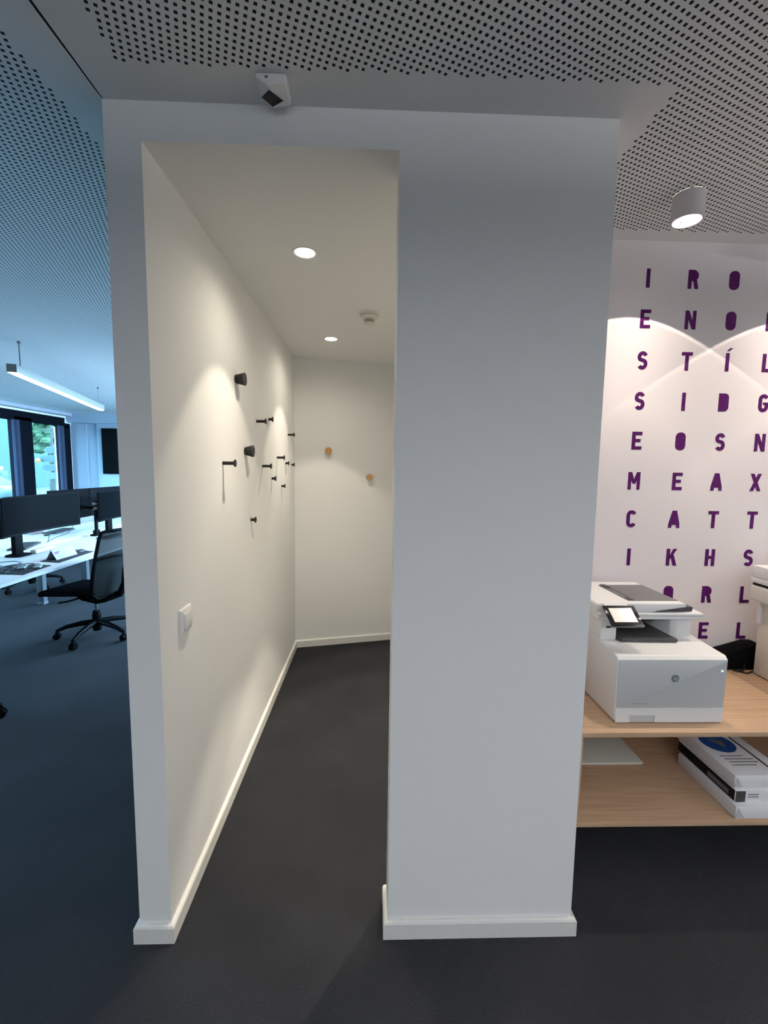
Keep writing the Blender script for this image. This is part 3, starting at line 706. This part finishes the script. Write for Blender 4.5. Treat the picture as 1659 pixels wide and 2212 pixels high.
t = thing('twin_monitor_mount', 'black twin monitor arm clamped in the gap between desks', 'monitor arm', (-3.24, 5.20, .735))
MB().box(-3.27, -3.20, 5.12, 5.28, .7352, .757, .005).box(-3.262, -3.218, 5.165, 5.235, .755, .80, .004).build('clamp', 'casing', t)
MB().cyl((-3.24, 5.20, .78), (-3.24, 5.20, 1.14), .019).build('post', 'casing', t)
MB().tube([(-3.24, 5.20, 1.06), (-3.36, 5.02, 1.09), (-3.557, 5.30, 1.09)], .018).build('arm', 'casing', t)
MB().tube([(-3.24, 5.20, 1.11), (-3.34, 5.52, 1.14), (-3.557, 6.04, 1.10)], .018).build('arm', 'casing', t)
MB().lathe([(.03, 0), (.03, .035)], (-3.24, 5.20, 1.04)).lathe([(.028, 0), (.028, .03)], (-3.24, 5.20, 1.095)).build('collar', 'midgrey', t)

# desk clutter
def slab(name, lab, cat, pts, z0, z1, m, bev=.002, group=None):
    cxm = sum(p[0] for p in pts) / len(pts); cym = sum(p[1] for p in pts) / len(pts)
    t = thing(name, lab, cat, (cxm, cym, z0), 0, group)
    MB().prism(pts, 'z', z0 + .0003, z1, bev=bev).build({'mouse_pad': 'pad', 'laptop_sleeve': 'sleeve', 'keyboard': 'case', 'docking_station': 'case'}.get(name, 'body'), m, t)
    return t
slab('mouse_pad', 'grey leather desk pad under the folded name card', 'desk pad', [(-2.63, 3.701), (-2.655, 4.20), (-2.875, 4.28), (-2.82, 3.74)], .735, .740, 'leather')
t = thing('name_card', 'folded white tent card with a purple mark standing on the grey pad', 'name card', (-2.755, 3.92, .740))
mb = MB(); 
for sgn in (1, -1):
    xb_ = -2.755 + sgn * .045; z_ = .7405
    a0 = [(xb_, 3.785, z_), (xb_, 4.055, z_), (-2.755 + sgn * .0006, 4.055, .826), (-2.755 + sgn * .0006, 3.785, .826)]
    b0 = [(p[0] - sgn * .001, p[1], p[2]) for p in a0]
    A_ = [mb.bm.verts.new(p) for p in a0]; Bq = [mb.bm.verts.new(p) for p in b0]
    mb.bm.faces.new(A_); mb.bm.faces.new(Bq[::-1])
    for k in range(4): mb.bm.faces.new((A_[k], A_[(k+1) % 4], Bq[(k+1) % 4], Bq[k]))
mb.build('folded_card', 'lilacpaper', t, False)
def oncard(u, v): # u along Y 0..1, v up 0..1
    return (-2.755 + .0457 * (1 - v) + .0003, 3.785 + .27 * u, .7405 + .0855 * v)
MB().quad(oncard(.08, .52), oncard(.22, .52), oncard(.36, .86), oncard(.06, .80)).build('purple_mark', mat('magenta_print', (.16, .02, .12), .5, noise=.05), t, False)
MB().quad(oncard(.12, .26), oncard(.46, .26), oncard(.46, .29), oncard(.12, .29)).build('printed_line', 'ink', t, False)
def mouse(x, y, a, lab, m='darkgrey', z=.735):
    t = thing('computer_mouse', lab, 'mouse', (x, y, z), 0, 'computer mice')
    b = MB().sphere((0, 0, 0), 1, (.032, .058, .020)); 
    for v in b.bm.verts:
        if v.co.z < 0: v.co.z = 0
    bmesh.ops.transform(b.bm, matrix=Matrix.Translation((x, y, z + .0005)) @ Matrix.Rotation(a, 4, 'Z'), verts=b.bm.verts)
    b.build('shell', m, t)
    MB().box(-.003, .003, .018, .034, .014, .020, .001, T=Matrix.Translation((x, y, z)) @ Matrix.Rotation(a, 4, 'Z')).build('scroll_wheel', 'metal', t)
mouse(-2.775, 4.19, .1, 'dark computer mouse behind the folded name card', z=.740)
mouse(-3.79, 5.16, .3, 'dark computer mouse on the rear desk beside a keyboard')
mouse(-3.12, 5.62, .3, 'dark computer mouse beside the stand of the half-hidden curved monitor')
def keyboard(x, y, a, lab):
    t = thing('keyboard', lab, 'keyboard', (x, y, .735), 0, 'keyboards')
    TM = Matrix.Translation((x, y, .7353)) @ Matrix.Rotation(a, 4, 'Z')
    MB().box(-.075, .075, -.21, .21, 0, .016, .004, T=TM).build('case', 'darkgrey', t)
    mb = MB()
    for i in range(5):
        for j in range(14): mb.box(-.062 + i * .025, -.041 + i * .025, -.198 + j * .0285, -.173 + j * .0285, .016, .020, T=TM)
    mb.build('keys', 'black', t, False)
keyboard(-3.86, 5.46, .12, 'dark keyboard lying on the rear desk behind the curved monitor')
keyboard(-2.98, 5.12, -.12, 'dark keyboard lying under the post of the twin monitor arm')
keyboard(-3.47, 4.42, .35, 'black keyboard pushed between the stand and the desk gap')
# bagged papers at the desk edge
t = thing('cable_bag', 'clear plastic bag of dark cables on a grey pad at the desk edge', 'bag', (-2.75, 3.45, .735))
MB().prism([(-2.60, 3.28), (-2.625, 3.60), (-2.93, 3.64), (-2.90, 3.30)], 'z', .7353, .740, bev=.001).build('pad', 'leather', t)
mb = MB()
for k in range(9):
    x = -2.86 + random.random() * .2; y = 3.36 + random.random() * .2
    mb.tube([(x + .05 * math.cos(a) * (1 + .3 * math.sin(3 * a + k)), y + .07 * math.sin(a), .745 + .004 * (k % 4)) for a in [i * .5 for i in range(14)]], .0035, 6)
mb.build('cables', 'cable', t)
film = mat('clear_plastic_film', (.35, .42, .46), .12, spec=.8, noise=.2, nscale=60)
for k in range(5):
    x = -2.84 + .045 * k; y = 3.37 + .04 * ((k * 3) % 5)
    MB().prism([(x, y), (x + .05, y + .01), (x + .035, y + .06), (x - .01, y + .045)], 'z', .7475, .755 + .003 * (k % 3), bev=.002).build('plastic_fold', film, t)
# power strip, dock, cables
t = thing('power_strip', 'white power strip lying beside the base of the big curved monitor', 'power strip', (-3.13, 4.21, .735))
TM = Matrix.Translation((-3.135, 4.21, .7353)) @ Matrix.Rotation(math.radians(4), 4, 'Z')
MB().box(-.028, .028, -.14, .14, 0, .036, .010, T=TM, seg=3).build('housing', 'white2', t)
mb = MB()
for k in range(4): mb.lathe([(.019, .0362), (.019, .037), (.0, .037)], TM @ Vector((0, -.095 + k * .06, 0)), cap=False)
mb.build('sockets', 'greydoor', t)
MB().cyl(TM @ Vector((.0285, -.06, .02)), TM @ Vector((.0295, -.06, .02)), .004).build('switch_button', 'black', t)
def cable(pts, r, m, lab, n=8):
    P = [Vector(p) for p in pts]; out = []
    for i in range(len(P) - 1):
        p0 = P[max(i-1, 0)]; p1 = P[i]; p2 = P[i+1]; p3 = P[min(i+2, len(P)-1)]
        for k in range(n):
            s = k / n; out.append(.5 * ((2*p1) + (p2 - p0)*s + (2*p0 - 5*p1 + 4*p2 - p3)*s*s + (3*p1 - p0 - 3*p2 + p3)*s**3))
    out.append(P[-1]); o = MB().tube(out, r, 6).build('cable', m)
    tag(o, lab, 'cable', 'loose cables on the desks')
cable([(-3.16, 3.72, .739), (-2.98, 3.55, .738), (-2.92, 3.66, .738), (-3.02, 3.74, .738), (-3.12, 3.70, .738)], .003, 'cable', 'dark looped cable on the desk at the left edge below the curved monitor')
cable([(-3.06, 4.32, .738), (-2.96, 4.28, .738), (-2.90, 4.36, .738), (-2.92, 4.50, .738)], .0025, 'lcable', 'pale cable running from the power strip towards the name card')
cable([(-3.30, 4.55, .98), (-3.33, 4.56, .80), (-3.42, 4.66, .743), (-3.55, 4.95, .743), (-3.45, 5.05, .80), (-3.36, 5.05, 1.0)], .003, 'cable', 'dark cable loop hanging behind the curved monitor above the rear desk')
cable([(-3.70, 5.25, .738), (-3.60, 5.40, .738), (-3.68, 5.62, .738), (-3.5, 5.75, .738), (-3.62, 6.0, .738), (-3.75, 5.85, .738)], .003, 'lcable', 'pale tangled cable on the rear desk left of the arm post')
cable([(-3.22, 5.33, .7405), (-3.05, 5.34, .7405), (-2.98, 5.50, .7405), (-3.04, 5.75, .7405), (-3.05, 5.95, .7405)], .0045, 'lcable', 'thick pale cable curling in front of the half-hidden monitor stand')
t = thing('name_card', 'small pale name card standing on the rear desk behind the curved monitor', 'name card', (-3.93, 5.25, .735))
MB().prism([(-4.06, .7355), (-3.98, .7355), (-4.02, .80)], 'y', 5.17, 5.38).build('folded_card', 'lilacpaper', t, False)

# task chairs
def chair(loc, rz, lab):
    t = thing('office_chair', lab, 'chair', (0, 0, 0), 0, 'black office chairs')
    # faces -X in its own frame
    MB().lathe([(.030, .055), (.036, .08), (.036, .20), (.028, .24)], (0, 0, 0)).build('base_hub', 'chairblack', t)
    for k in range(5):
        a = math.radians(210 + 72 * k); ca_, sa_ = math.cos(a), math.sin(a)
        ar = MB().tube([(.02 * ca_, .02 * sa_, .135), (.12 * ca_, .12 * sa_, .130), (.24 * ca_, .24 * sa_, .108), (.315 * ca_, .315 * sa_, .078)], [.026, .024, .018, .014]).build('base_arm', 'chairblack', t)
        cx_, cy_ = .315 * ca_, .315 * sa_; tx, ty = -sa_, ca_
        MB().cyl((cx_ - tx * .022, cy_ - ty * .022, .028), (cx_ - tx * .006, cy_ - ty * .006, .028), .028, seg=18).cyl((cx_ + tx * .006, cy_ + ty * .006, .028), (cx_ + tx * .022, cy_ + ty * .022, .028), .028, seg=18).box(cx_ - .010, cx_ + .010, cy_ - .010, cy_ + .010, .030, .078, .003).build('caster', 'chairblack', ar)
    MB().cyl((0, 0, .22), (0, 0, .36), .014).build('gas_spring', 'chrome', t)
    MB().prism([(-.13, .40), (-.06, .355), (.10, .335), (.20, .36), (.24, .42), (.10, .43), (-.10, .43)], 'y', -.10, .10, bev=.010).tube([(-.05, -.10, .385), (-.09, -.20, .375), (-.14, -.24, .37)], .008).build('mechanism', 'chairblack', t)
    st = MB().box(-.38, .20, -.235, .235, .425, .475, .022, seg=3)
    for v in st.bm.verts:
        if v.co.x < -.30: v.co.z -= .035 * min(1, (-.30 - v.co.x) / .08)
        if v.co.x > .1: v.co.z += .02
    st.build('seat', 'chairfab', t)
    # curved frame of the back
    def bp(u, v): # u -1..1 across, v 0..1 up
        hw = .215 + .03 * math.sin(math.pi * min(v * 1.15, 1)) - .045 * v ** 3
        x = .215 + .075 * (v ** 2) + .045 * math.sin(math.pi * v) - .035 * abs(u) ** 2
        return (x, u * hw, .40 + .60 * v)
    loop = [bp(-1, i / 10) for i in range(1, 10)] + [bp(-.92, .985)] + [bp(u, 1) for u in (-.7, -.35, 0, .35, .7)] + [bp(.92, .985)] + [bp(1, i / 10) for i in range(9, 0, -1)] + [bp(u, .02) for u in (.8, .4, 0, -.4, -.8)]
    MB().tube(loop + [loop[0], loop[1]], .014).build('back_frame', 'chairblack', t)
    g = MB(); nu, nv = 8, 12
    V = [[g.bm.verts.new((bp(-1 + 2*i/nu, j/nv)[0] - .004, bp(-1 + 2*i/nu, j/nv)[1] * .97, bp(0, j/nv)[2])) for i in range(nu + 1)] for j in range(nv + 1)]
    for j in range(nv):
        for i in range(nu): g.bm.faces.new((V[j][i], V[j][i+1], V[j+1][i+1], V[j+1][i]))
    g.build('back_mesh', 'meshfab', t)
    g = MB(); 
    V = [[g.bm.verts.new((bp(-.97 + 1.94*i/nu, .05 + .53*j/4)[0] - .012, bp(-.97 + 1.94*i/nu, .05 + .53*j/4)[1], bp(0, .05 + .53*j/4)[2])) for i in range(nu + 1)] for j in range(5)]
    for j in range(4):
        for i in range(nu): g.bm.faces.new((V[j][i], V[j][i+1], V[j+1][i+1], V[j+1][i]))
    g.build('lumbar_pad', 'chairfab', t)
    MB().tube([(.12, 0, .40), (.26, 0, .42), (.31, 0, .52), (.32, 0, .66)], [.028, .026, .02, .014]).build('back_support', 'chairblack', t)
    MB().tube([bp(-1, .60), (.30, -.1, .78), (.31, 0, .775), (.30, .1, .78), bp(1, .60)], .009).build('lumbar_bar', 'chairblack', t)
    t.location = loc; t.rotation_euler = (0, 0, rz)
    return t
c0 = chair((-2.50, 3.95, 0), math.radians(-14), 'black mesh-backed office chair at the front desk, next to the wall edge')
dup(c0, (-4.30, 5.55, 0), math.radians(196), 'black office chair tucked under the rear desk, seen below the front desk')
dup(c0, (-4.83, 5.10, 0), math.radians(150), 'office chair at the left border with only a base arm and caster showing')
dup(c0, (-2.56, 2.49, 0), math.radians(-40), 'nearest office chair, only its caster showing at the left border')

# linear pendant lamp
a = Vector((-2.85, 3.62, 2.282)); b = Vector((-3.585, 5.99, 2.282)); d = (b - a); L = d.length; rz = math.atan2(d.y, d.x)
t = thing('pendant_lamp', 'long pale linear lamp hanging from the office ceiling', 'ceiling light', (0, 0, 0))
TM = Matrix.Translation(a) @ Matrix.Rotation(rz, 4, 'Z')
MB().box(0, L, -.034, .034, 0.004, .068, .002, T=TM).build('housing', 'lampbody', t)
MB().box(.006, L - .006, -.030, .030, -.001, .006, .001, T=TM).build('diffuser', 'ledw', t)
for s in (.16, L - .12):
    p = TM @ Vector((s, 0, .068)); w = MB().cyl(p, (p.x, p.y, H - .012), .0045 if s < 1 else .0015, seg=8).build('suspension_cable', 'midgrey', t)
    MB().cyl((p.x, p.y, H - .018), (p.x, p.y, H), .012, seg=16).build('ceiling_cup', 'midgrey', t)
l = bpy.data.lights.new('lamp_beam', 'AREA'); l.shape = 'RECTANGLE'; l.size = L - .05; l.size_y = .05; l.energy = LIN_W; l.color = (1, .97, .9)
o = bpy.data.objects.new('lamp_beam', l); C.objects.link(o); o.parent = t; o.location = TM @ Vector((L / 2, 0, -.006)); o.rotation_euler = (0, 0, rz)

# made-up twin behind the camera, added to fill the front wall and ceiling
t = thing('pendant_lamp', 'added linear fill lamp behind the camera, out of view', 'ceiling light', (0, 0, 0))
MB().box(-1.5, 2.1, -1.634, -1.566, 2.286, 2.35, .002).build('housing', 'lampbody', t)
MB().box(-1.49, 2.09, -1.63, -1.57, 2.281, 2.287, .001).build('diffuser', 'ledw', t)
for px in (-1.3, 1.9): MB().cyl((px, -1.6, 2.35), (px, -1.6, H), .003, seg=8).build('suspension_cable', 'midgrey', t)
l = bpy.data.lights.new('lamp_beam', 'AREA'); l.shape = 'RECTANGLE'; l.size = 3.55; l.size_y = .06; l.energy = BACK_FILL_W; l.color = (.90, .94, 1.0)
o = bpy.data.objects.new('lamp_beam', l); C.objects.link(o); o.parent = t; o.location = (.3, -1.6, 2.276)
l = bpy.data.lights.new('fill_uplight', 'AREA'); l.shape = 'RECTANGLE'; l.size = 3.55; l.size_y = .06; l.energy = BACK_FILL_UP; l.color = (.90, .94, 1.0)
o = bpy.data.objects.new('fill_uplight', l); C.objects.link(o); o.parent = t; o.location = (.3, -1.6, 2.356); o.rotation_euler = (math.pi, 0, 0)

t = thing('pendant_lamp', 'added linear fill lamp over the printer area, unseen beyond the right edge', 'ceiling light', (0, 0, 0))  # made-up pendant, added to brighten the right-hand ceiling
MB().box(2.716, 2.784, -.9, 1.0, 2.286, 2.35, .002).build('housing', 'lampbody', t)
MB().box(2.72, 2.78, -.89, .99, 2.281, 2.287, .001).build('diffuser', 'ledw', t)
for py in (-.7, .8): MB().cyl((2.75, py, 2.35), (2.75, py, H), .003, seg=8).build('suspension_cable', 'midgrey', t)
for nm, e_, zz, rx in (('lamp_beam', 6, 2.276, 0), ('fill_uplight', 95, 2.356, math.pi)):
    l = bpy.data.lights.new(nm, 'AREA'); l.shape = 'RECTANGLE'; l.size = .06; l.size_y = 1.85; l.energy = e_; l.color = (1.0, .90, .86)
    o = bpy.data.objects.new(nm, l); C.objects.link(o); o.parent = t; o.location = (2.75, .05, zz); o.rotation_euler = (rx, 0, 0)

# television on the far wall
t = thing('television', 'black wall-mounted television on the far office wall', 'television', (-4.45, FY - .04, 1.83))
MB().box(-5.37, -3.80, FY - .085, FY - .045, 1.385, 2.285, .006).build('casing', 'casing', t)
MB().box(-5.355, -3.815, FY - .0865, FY - .085, 1.40, 2.27).build('screen', 'screen', t)
MB().box(-4.8, -4.4, FY - .045, FY - .04, 1.6, 2.0).build('wall_bracket', 'casing', t)

# curtains beside the mullions
def curtain(y0, y1, lab):
    t = thing('curtain', lab, 'curtain', (WX + .08, (y0 + y1) / 2, .3), 0, 'slate blue curtains')
    n = 60; mb = MB(); A = []; 
    for i in range(n + 1):
        s = i / n; x = WX + .085 + .028 * math.sin(s * (y1 - y0) / .042 * math.pi) ; y = y0 + (y1 - y0) * s
        A.append([mb.bm.verts.new((x, y, .25)), mb.bm.verts.new((x, y, 2.29)), mb.bm.verts.new((x + .002, y, 2.29)), mb.bm.verts.new((x + .002, y, .25))])
    for p, q in zip(A, A[1:]):
        for k in range(4): mb.bm.faces.new((p[k], q[k], q[(k+1) % 4], p[(k+1) % 4]))
    mb.build('pleats', 'curtain', t)
    MB().box(WX + .07, WX + .10, y0 - .02, y1 + .02, 2.29, 2.30).build('rail', 'black', t)
curtain(7.43, 7.60, 'narrow slate blue curtain left of the wide black window post')
curtain(8.49, 8.66, 'slate blue curtain gathered at the right end of the window')

# low sideboard under the window
t = thing('sideboard', 'pale sideboard with a dark shadow gap below the far window', 'cabinet', (-5.3, 7.9, 0))
MB().box(-5.55, -5.15, 6.6, 8.9, .05, .50, .003).build('body', 'lilacpaper', t)
MB().box(-5.54, -5.16, 6.6, 8.9, .50, .53).build('shadow_gap', 'black', t)
MB().box(-5.56, -5.13, 6.58, 8.92, .53, .70, .003).build('top_drawer', 'lilacpaper', t)
MB().box(-5.5, -5.2, 6.65, 8.85, 0, .05).build('plinth', 'black', t)

# ------------------------------------------------------------ outside the window
tag(MB().box(-60, WX - .35, -30, 70, -.35, -.25).build('street', 'asphalt', None, False), kind='structure')
t = thing('building', 'pale apartment building across the street, seen through the left pane', 'building', (-34, 32, -.25))
MB().box(-46, -25.5, 30, 36, -.25, 14).build('wall', 'facade', t, False)
for i in range(7):
    for j in range(4):
        x = -27.4 - i * 2.3; z = 1.0 + j * 2.9
        w = MB().box(x - .6, x + .6, 29.95, 30.02, z, z + 1.7).build('window', 'facadewin', t, False)
mb = MB()
for j in range(4): mb.box(-46, -25.4, 29.6, 30, .1 + 2.9 * j, .3 + 2.9 * j)
mb.build('cornice', 'deskleg', t, False)
t = thing('building', 'low building behind the street tree, seen through the right pane', 'building', (-18, 44, -.25))
MB().box(-36, -31, 42, 48, -.25, 6.0).build('wall', 'facade', t, False)
MB().prism([(-36.2, 6), (-30.8, 6), (-33.5, 8)], 'y', 41.8, 48.2).build('roof', 'bark', t, False)
t = thing('tree', 'green street tree behind the direction signs outside the window', 'tree', (-18.4, 26, -.25))
MB().tube([(-18.6, 26, -.25), (-18.5, 26, 1.2), (-18.7, 26, 2.8)], [.16, .13, .09]).build('trunk', 'bark', t)
mb = MB()
for k in range(70):
    th = random.random() * 6.28; ph = random.random() * 3.14; r = random.random() ** .5 * 1.5
    mb.sphere((-19.2 + r * math.cos(th) * math.sin(ph) * 1.05, 26 + r * math.sin(th) * math.sin(ph), 3.9 + r * math.cos(ph)), .22 + .25 * random.random(), (1, 1, .8), seg=7)
for v in mb.bm.verts: v.co += Vector((random.uniform(-.07, .07), random.uniform(-.07, .07), random.uniform(-.07, .07)))
mb.build('crown', 'leaf', t, False)
t = thing('direction_sign', 'stack of arrow-ended street direction signs on a pole', 'road sign', (-14.25, 20, -.25))
MB().cyl((-14.25, 20.05, -.25), (-14.25, 20.05, 3.4), .05, seg=12).box(-14.6, -14.1, 20.0, 20.1, 3.05, 3.12).build('pole', 'bark', t)
for k, (z, w) in enumerate(((2.05, .85), (1.66, 1.1), (1.26, 1.0), (.90, .9))):
    x1 = -13.7
    b_ = MB().prism([(x1 - w, z + .14), (x1 - w + .15, z), (x1, z), (x1, z + .29), (x1 - w + .15, z + .29)], 'y', 19.93, 19.98).build('sign_board', 'signwhite', t, False)
    if k < 3: MB().prism([(x1 - w + .05, z + .14), (x1 - w + .17, z + .03), (x1 - .03, z + .03), (x1 - .03, z + .26), (x1 - w + .17, z + .26)], 'y', 19.92, 19.93).build('sign_face', 'signblue', b_, False)
MB().sphere((-14.72, 19.8, 1.72), .12, (1, .6, .8)).build('amber_lamp', 'yellow', t)
t = thing('car', 'white car parked outside, at the lower edge of the left pane', 'car', (-18.3, 20.6, -.25))
MB().prism([(-20.4, .05), (-16.3, .05), (-16.25, .42), (-16.5, .58), (-17.3, .66), (-18.0, 1.12), (-19.6, 1.15), (-20.35, .75)], 'y', 19.8, 21.5, bev=.06).build('body', 'carpaint', t)
MB().prism([(-17.45, .68), (-18.05, 1.06), (-19.5, 1.08), (-19.9, .70)], 'y', 19.78, 21.52).build('side_windows', 'facadewin', t, False)
for x in (-17.1, -19.6):
    for y in (19.8, 21.3): MB().cyl((x, y, .07), (x, y + .2, .07), .32).build('wheel', 'black', t)
t = thing('street_cabinet', 'white box cabinet on the pavement beyond the left pane', 'utility cabinet', (-18.6, 22.3, -.25))
MB().box(-19.0, -18.25, 22.1, 22.5, .75, 1.2, .02).box(-18.7, -18.6, 22.25, 22.35, -.25, .75).build('cabinet_box', 'signwhite', t)
MB().box(-19.0, -18.4, 22.08, 22.45, 1.2, 1.42, .02).build('dark_top', 'midgrey', t)
